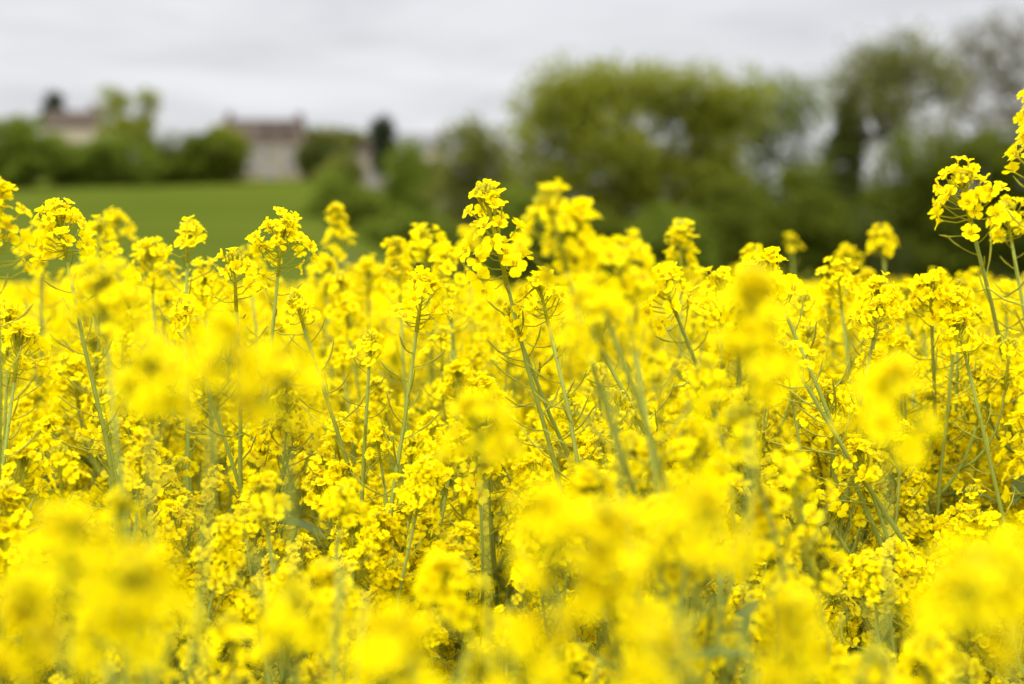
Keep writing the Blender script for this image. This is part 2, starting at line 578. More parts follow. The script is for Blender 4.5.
# (px, py of the head, distance, kind, a lower point of its stem, label)
STARS = [
    (66, 230, 1.74, 'wide', (112, 485), 'sharp rapeseed plant with broad head and long slanting stem, against the meadow at left'),
    (-4, 236, 1.55, 'column', (2, 420), 'tall rapeseed plant with stacked flower clusters, cut by the left edge of the photo'),
    (118, 226, 2.75, 'dome', (125, 330), 'blurred rapeseed plant with round flower head just right of the broad slanting one at left'),
    (187, 240, 2.0, 'small', (186, 300), 'rapeseed plant with small sparse flower head standing low against the green meadow'),
    (236, 279, 1.75, 'loose', (240, 380), 'sharp rapeseed plant with loose flower tuft on a bare upright stem, below the large house'),
    (278, 246, 1.86, 'wide', (274, 350), 'sharp rapeseed plant with fading lower petals and straight stem, right below the large house'),
    (341, 226, 2.7, 'column', (352, 330), 'blurred rapeseed plant with tall narrow flower column before the round bush'),
    (326, 277, 2.6, 'dome', (330, 340), 'blurred rapeseed plant with round head just below the tall narrow flower column'),
    (368, 278, 2.7, 'dome', (372, 340), 'blurred rapeseed plant with round head below and right of the narrow flower column'),
    (427, 254, 2.4, 'wide', (430, 330), 'softly blurred rapeseed plant with wide head before the cone-shaped tree'),
    (469, 240, 3.1, 'dome', (471, 320), 'blurred rapeseed plant with small round head left of the tallest sharp plant'),
    (506, 238, 1.72, 'column', (540, 420), 'tallest sharp rapeseed plant near the middle, with a stacked flower head against dark trees'),
    (566, 226, 1.25, 'loose', (610, 420), 'blurred rapeseed plant with greenish buds on top, right of the tallest sharp plant'),
    (594, 250, 1.28, 'dome', (640, 430), 'large blurred rapeseed head leaning left in front of the dark trees at the middle'),
    (628, 276, 1.28, 'dome', (655, 420), 'blurred rapeseed plant at the low right end of the big blurred flower mass'),
    (681, 258, 2.4, 'column', (684, 350), 'softly blurred rapeseed plant standing alone right of the big blurred flower mass'),
    (755, 262, 2.4, 'dome', (757, 340), 'softly blurred rapeseed plant left of the tiny far head before the dark wood'),
    (792, 242, 3.6, 'small', (796, 320), 'small far rapeseed head poking out above the crop before the dark wood'),
    (784, 284, 1.76, 'dome', (845, 450), 'sharp rapeseed plant with flowers on a stem slanting down right, before the dark wood'),
    (848, 258, 3.0, 'dome', (850, 340), 'blurred rapeseed plant just left of the lone head beside the ivy trunk'),
    (842, 284, 2.1, 'wide', (848, 360), 'wide soft rapeseed head below the blurred pair in front of the ivy trunk'),
    (884, 240, 2.75, 'dome', (889, 330), 'lone blurred rapeseed head on an upright stem before the dark hedge'),
    (972, 198, 1.9, 'wide', (996, 310), 'tall sharp rapeseed plant with bare pods under its round head, before the hedge at right'),
    (1012, 218, 2.0, 'dome', (1022, 310), 'rapeseed plant close behind the tall round-headed one at right'),
    (1042, 136, 1.64, 'column', (1045, 330), 'tallest rapeseed plant, half cut off by the right edge of the photo'),
    (932, 296, 1.9, 'dome', (936, 380), 'rapeseed plant with compact head below the two tall ones at right'),
    (876, 297, 1.85, 'dome', (872, 370), 'rapeseed plant with flat-topped head under the lone blurred one before the hedge'),
    (722, 300, 2.0, 'wide', (726, 380), 'rapeseed plant with wide head midway between the blurred mass and the slanting stem'),
    (417, 302, 1.72, 'dome', (406, 410), 'sharp rapeseed plant whose upright stem shows below its head, under the cone-shaped tree'),
    (303, 304, 1.72, 'small', (352, 515), 'sharp rapeseed plant with long bare stem slanting down right at left of centre'),
    (369, 344, 1.70, 'small', (356, 470), 'sharp rapeseed plant with thin side pods sticking out of a bare stem left of centre'),
    (520, 318, 1.75, 'small', (562, 450), 'rapeseed plant with bare slanting stem at left of the pair near the middle'),
    (548, 296, 1.70, 'dome', (577, 490), 'rapeseed plant with straight bare stem crossing the bloom at the middle'),
    (592, 312, 1.74, 'small', (636, 420), 'rapeseed plant with bare pod stem slanting down right of the middle'),
    (800, 352, 1.66, 'small', (847, 455), 'rapeseed plant with paired slanting green stems low at right'),
    (966, 330, 1.72, 'dome', (1000, 520), 'rapeseed plant with long bare curved stem below the tall pair at right'),
    (14, 352, 1.68, 'dome', (2, 470), 'rapeseed plant with dark bare stem at the left edge, under the tall stacked one'),
    (190, 312, 1.80, 'small', (212, 420), 'rapeseed plant with thin bare stem behind the big blurred bloom at left'),
    (676, 290, 1.9, 'dome', (690, 360), 'rapeseed plant with rounded head under the lone soft one right of the blurred mass'),
    (800, 470, 1.35, 'small', (815, 600), 'rapeseed plant with forked stems in the dark gap low at right'),
    (97, 242, 2.2, 'loose', (100, 330), 'soft rapeseed plant with loose head between the broad slanting and round blurred ones at left'),
    (152, 268, 2.2, 'wide', (156, 350), 'soft rapeseed plant with wide low head at the bottom of the green meadow view'),
    (42, 250, 2.4, 'wide', (46, 340), 'blurred rapeseed plant directly behind the broad slanting head at left'),
    (206, 292, 2.1, 'wide', (210, 370), 'rapeseed plant with bushy head left of the loose tuft under the house'),
    (105, 300, 1.16, 'wide', (118, 470), 'large blurred rapeseed head under the broad slanting one at left'),
    (250, 262, 2.5, 'dome', (252, 330), 'blurred rapeseed plant peeping out behind the one with fading lower petals'),
    (400, 268, 2.3, 'column', (402, 350), 'soft rapeseed plant with narrow head left of the wide one before the cone-shaped tree'),
    (448, 272, 2.2, 'dome', (450, 350), 'soft rapeseed plant under the small round blurred head left of the tallest sharp plant'),
    (908, 300, 2.3, 'dome', (910, 370), 'rapeseed plant with soft round head between the flat-topped and compact ones at right'),
    (972, 296, 2.6, 'wide', (975, 370), 'blurred rapeseed plant behind the slanting stem of the tall round-headed one at right'),
]
for (px, py, d, kind, low, lab) in STARS:
    plant_at(px, py, d, lab, G_TALL, rn, kind, low)

LAB_NEAR = 'strongly blurred rapeseed plant blooming close to the camera within the yellow mass'
LAB_MID = 'fairly sharp rapeseed plant whose heads stay within the yellow mass of the field'
LAB_FAR = 'softly blurred rapeseed plant in the yellow mass behind the sharp plants'
G_NEAR, G_MID, G_FAR = 'blurred rapeseed plants close to the camera', 'rapeseed plants in focus within the crop', 'rapeseed plants behind the plane of focus'
NEAR = [(215, 350, .86), (285, 376, .88), (150, 372, .92), (65, 545, .70), (130, 600, .74), (25, 625, .76),
        (385, 660, .72), (552, 522, .78), (612, 568, .80), (690, 515, .68), (650, 645, .74), (805, 640, .72), (752, 335, .92),
        (890, 405, .88), (968, 590, .68), (1012, 560, .76), (602, 312, 1.10), (482, 430, 1.02), (290, 610, .86), (520, 655, .78)]
for (px, py, d) in NEAR:
    plant_at(px, py, d, LAB_NEAR, G_NEAR, rn, rn.choice(['dome', 'wide', 'wide', 'column']), None, fine=True, pool=NEARV, max_heads=rn.choice([5, 6, 8]))


def skyline(px):
    """lowest picture row that the general crop reaches at this column"""
    return float(np.interp(px, [-100, 60, 230, 330, 450, 520, 640, 720, 860, 960, 1100], [285, 275, 295, 300, 290, 285, 290, 302, 298, 300, 285]))


def crop_random(n_want, d0, d1, zlo, zhi, rn, half=0.375, spacing=.115, occupied=[]):
    """random roots, poisson-like, in the part of the field the camera sees"""
    made, tries = 0, 0
    pts = []
    while made < n_want and tries < 40000:
        tries += 1
        d = math.sqrt(rn.uniform(d0 * d0, d1 * d1))
        x = rn.uniform(-half, half) * d + rn.uniform(-.06, .06)
        if any((x - a) ** 2 + (d - b) ** 2 < spacing ** 2 for a, b in occupied):
            continue
        occupied.append((x, d))
        pts.append((x, d))
        made += 1
    return pts


N_RANDOM = 300 - PLANT_COUNT
pts = crop_random(24, 1.15, 1.70, 0, 0, rn, spacing=.11) + crop_random(N_RANDOM - 24, 1.70, 3.7, 0, 0, rn, spacing=.085)
for (x, d) in pts:
    var = VARS[rn.randrange(len(VARS))]
    gz = float(ground_z(x, d)) - .01
    hgt = rn.uniform(1.12, 1.37) if d > 1.8 else rn.uniform(1.0, 1.20) if d > 1.5 else rn.uniform(.95, 1.1)
    q = Euler((rn.uniform(-.1, .1), rn.uniform(-.13, .13), 0)).to_quaternion() @ Quaternion((0, 0, 1), rn.uniform(0, 6.28))
    for _ in range(30):
        s = hgt / 1.25
        worst = 1e9
        for (hp, _, hk, _) in var['heads']:
            pr = project(Vector((x, d, gz)) + q @ hp * s + Vector((0, 0, KINDS[hk][1] + .012)))
            worst = min(worst, pr[1] - skyline(pr[0]))
        if worst > rn.choice([rn.uniform(-14, 14), rn.uniform(-14, 14), rn.uniform(-40, 0)]):
            break
        hgt -= .02
    lab, grp = (LAB_NEAR, G_NEAR) if d < 1.25 else (LAB_MID, G_MID) if d < 2.3 else (LAB_FAR, G_FAR)
    place_plant(var, Vector((x, d, gz)), q, s, lab, grp, rn, main_kind=rn.choice(['dome', 'dome', 'wide', 'column', 'loose']), fine=d < 2.6,
                skip=lambda w, i: (w - CAM).length < .5)

# ------------------------------------------------------------------ the rest of the crop: one mass of instanced plants
SRC = bpy.data.collections.new('crop_sources')
for vi in (0, 3, 5, 7):
    var = VARS[vi]
    mb = MB()
    r = random.Random(vi)
    for (pos, td, kind, pods) in var['heads']:
        n, zone, spr = KINDS[kind]
        hb = MB(); add_head(hb, r, n, zone, spr, detail=False, size=1.25)
        R = np.array(frame_from(td, r.uniform(0, 6)))
        v = np.concatenate(hb.v) @ R.T + np.array(pos)
        mb.add(v, hb.f, 0)
    sm = var['stem']
    sv = np.zeros(len(sm.vertices) * 3); sm.vertices.foreach_get('co', sv)
    mb.add(sv.reshape(-1, 3), [tuple(p.vertices) for p in sm.polygons], 1)
    o = bpy.data.objects.new('rapeseed_mass_plant', mb.mesh('rapeseed_mass_plant', [M['petal'], M['stem']]))
    SRC.objects.link(o)


def scatter_pts():
    P = []
    def zone(d0, d1, dens, ang, inner=None):
        area = ang * (d1 * d1 - d0 * d0)
        n = int(area * dens)
        d = np.sqrt(RNG.uniform(d0 * d0, d1 * d1, n))
        a = RNG.uniform(-ang, ang, n)
        x = a * d
        keep = np.ones(n, bool)
        if inner is not None:
            keep = np.abs(a) > inner
        P.append(np.stack([x[keep], d[keep]], 1))
    zone(3.65, 8, 44, .62)
    zone(8, 12, 26, .62)
    zone(12, 24, 10, .58)
    zone(24, 46, 5, .55)
    zone(1.3, 3.65, 30, .75, inner=.40)
    return np.concatenate(P)


sp = scatter_pts()
gzs = ground_z(sp[:, 0], sp[:, 1]) - .01
hs = RNG.uniform(.88, 1.06, len(sp))
me = bpy.data.meshes.new('rapeseed_crop')
me.from_pydata(np.column_stack([sp, gzs]).tolist(), [], [])
for nm, typ, arr in (('spin', 'FLOAT', RNG.uniform(0, 6.283, len(sp))), ('size', 'FLOAT', hs), ('tilt', 'FLOAT', RNG.uniform(-.1, .1, len(sp)))):
    at_ = me.attributes.new(nm, typ, 'POINT')
    at_.data.foreach_set('value', arr.astype(np.float32))
crop = link('rapeseed_crop', me)
tag(crop, 'far mass of yellow rapeseed bloom filling the field behind the nearer plants', 'rapeseed crop', kind='stuff')
ng = bpy.data.node_groups.new('crop_scatter', 'GeometryNodeTree')
ng.interface.new_socket('Geometry', in_out='INPUT', socket_type='NodeSocketGeometry')
ng.interface.new_socket('Geometry', in_out='OUTPUT', socket_type='NodeSocketGeometry')
gi = ng.nodes.new('NodeGroupInput'); go = ng.nodes.new('NodeGroupOutput')
ci = ng.nodes.new('GeometryNodeCollectionInfo')
ci.inputs['Collection'].default_value = SRC
ci.inputs['Separate Children'].default_value = True
ip = ng.nodes.new('GeometryNodeInstanceOnPoints')
ip.inputs['Pick Instance'].default_value = True


def attr(nm):
    a = ng.nodes.new('GeometryNodeInputNamedAttribute')
    a.data_type = 'FLOAT'
    a.inputs['Name'].default_value = nm
    return a.outputs['Attribute']


cx = ng.nodes.new('ShaderNodeCombineXYZ')
ng.links.new(attr('tilt'), cx.inputs[0]); ng.links.new(attr('spin'), cx.inputs[2])
ng.links.new(gi.outputs[0], ip.inputs['Points'])
ng.links.new(ci.outputs[0], ip.inputs['Instance'])
ng.links.new(cx.outputs[0], ip.inputs['Rotation'])
ng.links.new(attr('size'), ip.inputs['Scale'])
ng.links.new(ip.outputs[0], go.inputs[0])
md = crop.modifiers.new('scatter', 'NODES')
md.node_group = ng

# ------------------------------------------------------------------ ground and meadow
def sinh_axis(lo, hi, n, k):
    t = np.linspace(np.arcsinh(lo / k), np.arcsinh(hi / k), n)
    return np.sinh(t) * k


def sheet(name, xs, ys, dz, mat):
    X, Y = np.meshgrid(xs, ys)
    Z = ground_z(X.ravel(), Y.ravel()).reshape(X.shape) + dz
    nx, ny = len(xs), len(ys)
    V = np.column_stack([X.ravel(), Y.ravel(), Z.ravel()])
    i = np.arange(ny - 1)[:, None] * nx + np.arange(nx - 1)[None, :]
    i = i.ravel()
    F = np.column_stack([i, i + 1, i + 1 + nx, i + nx])
    m_ = bpy.data.meshes.new(name)
    m_.from_pydata(V.tolist(), [], F.tolist())
    m_.materials.append(mat)
    m_.polygons.foreach_set('use_smooth', np.ones(len(m_.polygons), bool))
    o = link(name, m_)
    o['kind'] = 'structure'
    return o


sheet('ground', sinh_axis(-1500, 1500, 160, 15), sinh_axis(-40, 1900, 200, 20), 0, M['soil'])
sheet('meadow', sinh_axis(-900, 900, 140, 30), np.concatenate([np.arange(47, 260, 2.0), np.geomspace(260, 1850, 40)]), .06, M['grass'])


# ------------------------------------------------------------------ trees
def leaf_cards(mb, centers, per, sigma, size, r, up=.8, flat=.8, mi=0):
    n = len(centers) * per
    c = np.repeat(np.asarray(centers), per, 0)
    off = r.normal(0, 1, (n, 3))
    off /= np.maximum(np.linalg.norm(off, axis=1, keepdims=True), 1e-6)
    off *= (r.random((n, 1)) ** .5) * sigma * 1.6
    off[:, 2] *= flat
    p = c + off
    nrm = r.normal(0, 1, (n, 3)); nrm[:, 2] += up
    nrm /= np.linalg.norm(nrm, axis=1, keepdims=True)
    a = np.cross(nrm, r.normal(0, 1, (n, 3)))
    a /= np.linalg.norm(a, axis=1, keepdims=True)
    b = np.cross(nrm, a)
    s = size * r.uniform(.6, 1.35, (n, 1))
    # a leaf: pointed oval of two folded quads -> 1 hexagon-like quad pair
    v0 = p - a * s; v2 = p + a * s
    v1 = p + b * s * .55 + nrm * s * .12; v3 = p - b * s * .55 + nrm * s * .12
    V = np.stack([v0, v1, v2, v3], 1).reshape(-1, 3)
    base = np.arange(n) * 4
    F = np.column_stack([base, base + 1, base + 2, base + 3])
    mb.add(V, [], mi)
    n0 = mb.n - len(V)
    mb.f += [tuple(x) for x in (F + n0).tolist()]
    mb.m += [mi] * n


def limbs(mb, attract, trunk_pts, r, rad, mi=0, sides=5, twig=None, minr=.02):
    """grow limbs from the trunk to every attractor, each joining the nearest limb below it"""
    nodes = [np.array(p, float) for p in trunk_pts]
    parent = [-1] + list(range(len(nodes) - 1))
    top = nodes[-1]
    order = sorted(range(len(attract)), key=lambda i: np.linalg.norm(attract[i] - nodes[len(nodes) // 2]))
    for i in order:
        a = attract[i]
        arr = np.array(nodes)
        dd = np.linalg.norm(arr - a, axis=1) + np.maximum(0, arr[:, 2] - a[2]) * 1.5
        j = int(np.argmin(dd))
        L = np.linalg.norm(a - nodes[j])
        k = max(1, int(L / 1.4))
        last = j
        for q in range(1, k + 1):
            t = q / k
            p = nodes[j] * (1 - t) + a * t + (r.normal(0, .10, 3) * min(L, 2) if q < k else 0)
            p[2] += .10 * L * math.sin(math.pi * t)
            nodes.append(p); parent.append(last); last = len(nodes) - 1
    cnt = np.zeros(len(nodes))
    for i in range(len(nodes) - 1, 0, -1):
        cnt[i] += 1
        cnt[parent[i]] += cnt[i]
    cnt[0] += 1
    radius = np.maximum(minr, rad * np.sqrt(cnt / cnt[0]))
    for i in range(1, len(nodes)):
        pnt = parent[i]
        r0 = radius[pnt] if i < len(trunk_pts) else min(radius[pnt], radius[i] * 1.25)
        mb.tube([nodes[pnt], nodes[i]], [r0, radius[i]], sides if radius[i] > .05 else 3, mi, cap=False)
    return nodes


def tree(name, label, cat, d, base_px, lobes, mat, seed, n_att=120, per=55, leaf=.22, clump=.8, trunk_r=.28, group=None, bark='bark',
         twigs=0, ivy=None, dz=None, shell=.35, cut=None, first=.3):
    """lobes: (px, py, rx, ry) in picture units at distance d, turned into metres; depth of each lobe like its width"""
    r = np.random.default_rng(seed)
    k = d / FPX
    bx = (base_px - W / 2) * k
    gz = float(ground_z(bx, d))
    root = bpy.data.objects.new(name, None); COL.objects.link(root)
    root.location = (bx, d, gz)
    tag(root, label, cat, group)
    att = []
    vol = np.array([l[2] * l[2] * l[3] for l in lobes], float)
    num = np.maximum(6, (vol ** .8 / (vol ** .8).sum() * n_att)).astype(int)
    topz = 0
    for (px, py, rx, ry), nn in zip(lobes, num):
        c = at(px, py, d)
        c = np.array([c.x - bx, r.uniform(-.35, .35) * rx * k, c.z - gz])
        u = r.normal(0, 1, (nn, 3)); u /= np.linalg.norm(u, axis=1, keepdims=True)
        rad = r.random((nn, 1)) ** shell
        q = c + u * rad * np.array([rx * k, rx * k * .9, ry * k]) * r.uniform(.86, 1.08, (nn, 1))
        att.append(q)
    att = np.concatenate(att)
    att[:, 2] = np.maximum(att[:, 2], .3)
    if cut:
        att = att[[not cut(*project(Vector((float(x) + bx, float(y) + d, float(z) + gz)))) for x, y, z in att]]
    cen = att.mean(0)
    topz = att[:, 2].max()
    zf = max(.3, topz * first)
    tp = [(0, 0, -.3)] + [(cen[0] * .15 * t + r.normal(0, .05), cen[1] * .15 * t, zf * t) for t in (.33, .66, 1)]
    tp += [(cen[0] * .5 + r.normal(0, .1), cen[1] * .5, zf + (topz * .62 - zf) * .5), (cen[0] * .8, cen[1] * .8, max(topz * .62, zf + .2))]
    mb = MB()
    limbs(mb, att, tp, r, trunk_r, minr=.018)
    if twigs:
        for a in att:
            for q in range(twigs):
                dv = r.normal(0, 1, 3); dv[2] = abs(dv[2]) * .8 + .2; dv /= np.linalg.norm(dv)
                L = r.uniform(.5, 1.4)
                mid = a + dv * L * .5 + r.normal(0, .08, 3)
                mb.tube([a, mid, mid + (dv + r.normal(0, .3, 3)) * L * .5], [.022, .016, .008], 3, 0, cap=False)
    link('trunk', mb.mesh('trunk', [M[bark]]), root)
    if per:
        cb = MB()
        leaf_cards(cb, att, per, clump, leaf, r)
        link('crown', cb.mesh('crown', [M[mat]], smooth=False), root)
    if ivy:
        ib = MB()
        for (px, py, rx, ry) in ivy:
            c = at(px, py, d); nn = max(20, int(ry * 1.6))
            u = r.normal(0, 1, (nn, 3)); u /= np.linalg.norm(u, axis=1, keepdims=True)
            q = np.array([c.x - bx, 0, c.z - gz]) + u * np.array([rx * k, rx * k, ry * k])
            leaf_cards(ib, q, 60, .5, .17, r)
        link('ivy', ib.mesh('ivy', [M['dark']], smooth=False), root)
    return root


def gaps(holes):
    return lambda x, y: any(((x - a) / c) ** 2 + ((y - b) / e) ** 2 < 1 for a, b, c, e in holes)


G_WOOD, G_HEDGE, G_HILL = 'trees of the wood beyond the crop', 'bushes and hedges by the houses', 'trees by the hilltop houses'
SKYGAPS = gaps([(641, 124, 13, 12), (681, 132, 9, 14), (558, 129, 9, 8), (604, 118, 8, 6)])
tree('broadleaf_tree', 'large round fresh green tree with a full crown, left end of the wood', 'tree', 86, 590,
     [(568, 108, 46, 42), (606, 90, 36, 26), (640, 92, 20, 20), (636, 175, 26, 50), (548, 160, 32, 55), (604, 150, 44, 55), (566, 225, 52, 55), (620, 235, 45, 50)], 'fresh', 1, n_att=380, per=44, leaf=.22, clump=1.0, cut=SKYGAPS)
tree('broadleaf_tree', 'fresh green tree with sky gaps in its crown, second in the wood', 'tree', 88, 690,
     [(688, 98, 38, 28), (712, 130, 30, 42), (652, 90, 26, 20), (742, 106, 22, 32), (661, 140, 14, 26), (690, 178, 52, 36), (668, 230, 45, 45), (725, 225, 42, 55)], 'fresh', 2, n_att=360, per=42, leaf=.22, clump=1.0, cut=SKYGAPS)
tree('broadleaf_tree', 'thin-leaved tree with much sky showing through, left of the ivy trunk', 'tree', 96, 778,
     [(766, 108, 36, 28), (806, 110, 24, 30), (758, 160, 30, 45), (804, 160, 20, 30), (775, 225, 48, 50), (815, 215, 30, 45)], 'green', 3, n_att=230, per=44, leaf=.18, clump=1.1, twigs=4, trunk_r=.2)
tree('ivy_clad_tree', 'tall tree with a dark ivy-wrapped trunk and sparse crown', 'tree', 90, 846,
     [(866, 78, 32, 28), (903, 60, 36, 26), (935, 84, 26, 20), (850, 100, 18, 20), (890, 112, 36, 22)], 'olive', 4, n_att=190, per=26, leaf=.17, clump=1.15, twigs=4, trunk_r=.4,
     ivy=[(849, 132, 9, 26), (841, 170, 13, 34), (846, 215, 17, 40), (845, 260, 20, 36)], first=.6)
tree('bare_tree', 'nearly leafless grey tree of fine twigs, at the right edge', 'tree', 104, 992,
     [(985, 56, 40, 40), (1018, 55, 40, 50), (958, 88, 26, 40), (1000, 115, 46, 38)], 'olive', 5, n_att=300, per=7, leaf=.13, clump=.8, twigs=9, bark='twig', trunk_r=.3)
tree('broadleaf_tree', 'thin grey-green tree showing sky behind the dense hedge trees', 'tree', 108, 912,
     [(880, 150, 30, 26), (925, 130, 34, 28), (950, 160, 30, 24), (870, 200, 26, 30)], 'olive', 6, n_att=120, per=14, leaf=.16, clump=.8, twigs=7, bark='twig', trunk_r=.22)
tree('broadleaf_tree', 'dense dark green tree with broad rounded top, right of the ivy trunk', 'tree', 82, 925,
     [(922, 165, 40, 36), (900, 215, 38, 45), (945, 230, 45, 55), (905, 262, 40, 35)], 'mid', 7, n_att=210, per=60, leaf=.19, clump=.65, group=G_WOOD)
tree('broadleaf_tree', 'dense dark green tree filling the right edge below the bare twigs', 'tree', 80, 1000,
     [(990, 165, 42, 36), (1030, 170, 40, 45), (985, 230, 45, 55), (1030, 240, 45, 55)], 'mid', 8, n_att=220, per=60, leaf=.19, clump=.65, group=G_WOOD)
# the dark foot of the wood
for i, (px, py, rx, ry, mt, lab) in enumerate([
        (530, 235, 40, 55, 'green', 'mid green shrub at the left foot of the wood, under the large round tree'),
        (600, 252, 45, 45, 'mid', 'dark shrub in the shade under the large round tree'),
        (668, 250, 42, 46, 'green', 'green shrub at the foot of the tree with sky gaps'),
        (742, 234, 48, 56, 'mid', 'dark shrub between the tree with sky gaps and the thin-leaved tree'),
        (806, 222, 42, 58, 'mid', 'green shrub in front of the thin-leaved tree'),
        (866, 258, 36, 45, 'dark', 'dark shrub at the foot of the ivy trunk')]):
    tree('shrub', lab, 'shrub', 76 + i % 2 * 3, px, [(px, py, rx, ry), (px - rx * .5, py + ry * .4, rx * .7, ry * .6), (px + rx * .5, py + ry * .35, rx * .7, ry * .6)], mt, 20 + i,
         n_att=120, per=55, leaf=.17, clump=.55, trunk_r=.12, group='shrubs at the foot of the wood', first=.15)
# between the meadow and the wood
tree('broadleaf_tree', 'dull olive tree with rounded top, left of the wood', 'tree', 102, 470,
     [(474, 150, 34, 28), (455, 185, 28, 35), (490, 190, 32, 45), (512, 190, 22, 50), (470, 235, 42, 45)], 'olive', 30, n_att=190, per=55, leaf=.2, clump=.7, cut=None)
tree('conical_tree', 'green cone-shaped tree standing at the right end of the meadow', 'tree', 112, 407,
     [(407, 152, 10, 14), (406, 172, 20, 22), (408, 198, 27, 26), (407, 218, 26, 20)], 'green', 31, n_att=150, per=60, leaf=.2, clump=.6, trunk_r=.2, first=.12)
tree('bush', 'round bright green bush at the meadow edge, left of the cone-shaped tree', 'bush', 108, 340,
     [(340, 196, 26, 24), (330, 215, 26, 22), (356, 214, 24, 22)], 'green', 32, n_att=110, per=60, leaf=.19, clump=.6, trunk_r=.12, first=.15)
tree('bush', 'wide green bush low in front of the cone-shaped tree', 'bush', 92, 398,
     [(395, 246, 36, 34), (368, 258, 28, 28), (432, 248, 32, 34)], 'green', 33, n_att=160, per=60, leaf=.18, clump=.55, trunk_r=.12, first=.15)
tree('bush', 'dark green bush between the bright round one and the low wide one', 'bush', 100, 362,
     [(358, 222, 28, 28), (378, 236, 26, 28)], 'mid', 34, n_att=110, per=60, leaf=.18, clump=.55, trunk_r=.12, first=.15)
# by the houses on the hill
HILL = [
    ('broadleaf_tree', 'mid green tree mass at the left edge beyond the meadow', 158, 14, [(0, 146, 30, 32), (30, 152, 28, 32), (10, 172, 38, 22)], 'green', 140, 55),
    ('bush', 'green bush directly below the cream house', 164, 68, [(55, 162, 24, 26), (84, 164, 24, 22)], 'green', 90, 50),
    ('bush', 'broad green bush between the cream house and the tall tree', 166, 112, [(108, 158, 26, 28), (136, 166, 26, 22)], 'green', 90, 50),
    ('bush', 'dark green hedge bush left of the large house, further from it', 170, 172, [(160, 160, 22, 26), (186, 158, 22, 24), (176, 172, 26, 14)], 'mid', 90, 50),
    ('bush', 'dark green hedge bush touching the large house on its left', 172, 214, [(206, 158, 22, 26), (229, 163, 16, 20)], 'mid', 90, 50),
    ('broadleaf_tree', 'light green small tree in front of the red-brown roof', 178, 226, [(222, 138, 10, 10), (234, 146, 13, 10)], 'fresh', 60, 45),
    ('broadleaf_tree', 'tall two-topped tree standing above the hedges at left', 196, 130, [(114, 106, 14, 18), (147, 110, 11, 24), (130, 132, 26, 16)], 'fresh', 110, 22),
    ('conifer', 'dark pointed conifer behind the cream house', 222, 54, [(54, 102, 5, 8), (54, 112, 9, 9), (54, 122, 13, 9)], 'conifer', 60, 50),
    ('conifer', 'dark narrow evergreen in front of the hillside cottage', 186, 383, [(383, 126, 6, 9), (383, 140, 9, 14), (384, 158, 10, 16)], 'conifer', 80, 50),
    ('bush', 'very dark bush close to the right wall of the large house', 184, 318, [(315, 160, 16, 20), (330, 165, 14, 16)], 'dark', 90, 55),
    ('broadleaf_tree', 'brownish olive tree behind the dark bush right of the large house', 204, 334, [(320, 142, 20, 14), (348, 144, 24, 16)], 'olive', 90, 45),
    ('bush', 'olive bush below the hillside cottage', 176, 350, [(345, 172, 16, 14), (330, 178, 14, 10)], 'olive', 70, 50),
    ('bush', 'olive bush in front of the grey-roofed cottage', 186, 428, [(436, 178, 18, 14), (410, 176, 14, 10)], 'olive', 70, 50),
]
for i, (nm, lab, d, bp, lobes, mt, na, per) in enumerate(HILL):
    tree(nm, lab, 'tree' if nm != 'bush' else 'bush', d, bp, lobes, mt, 50 + i, n_att=na, per=per, leaf=.34, clump=.8, trunk_r=.2, group=G_HILL if nm != 'bush' else G_HEDGE, first=.15)


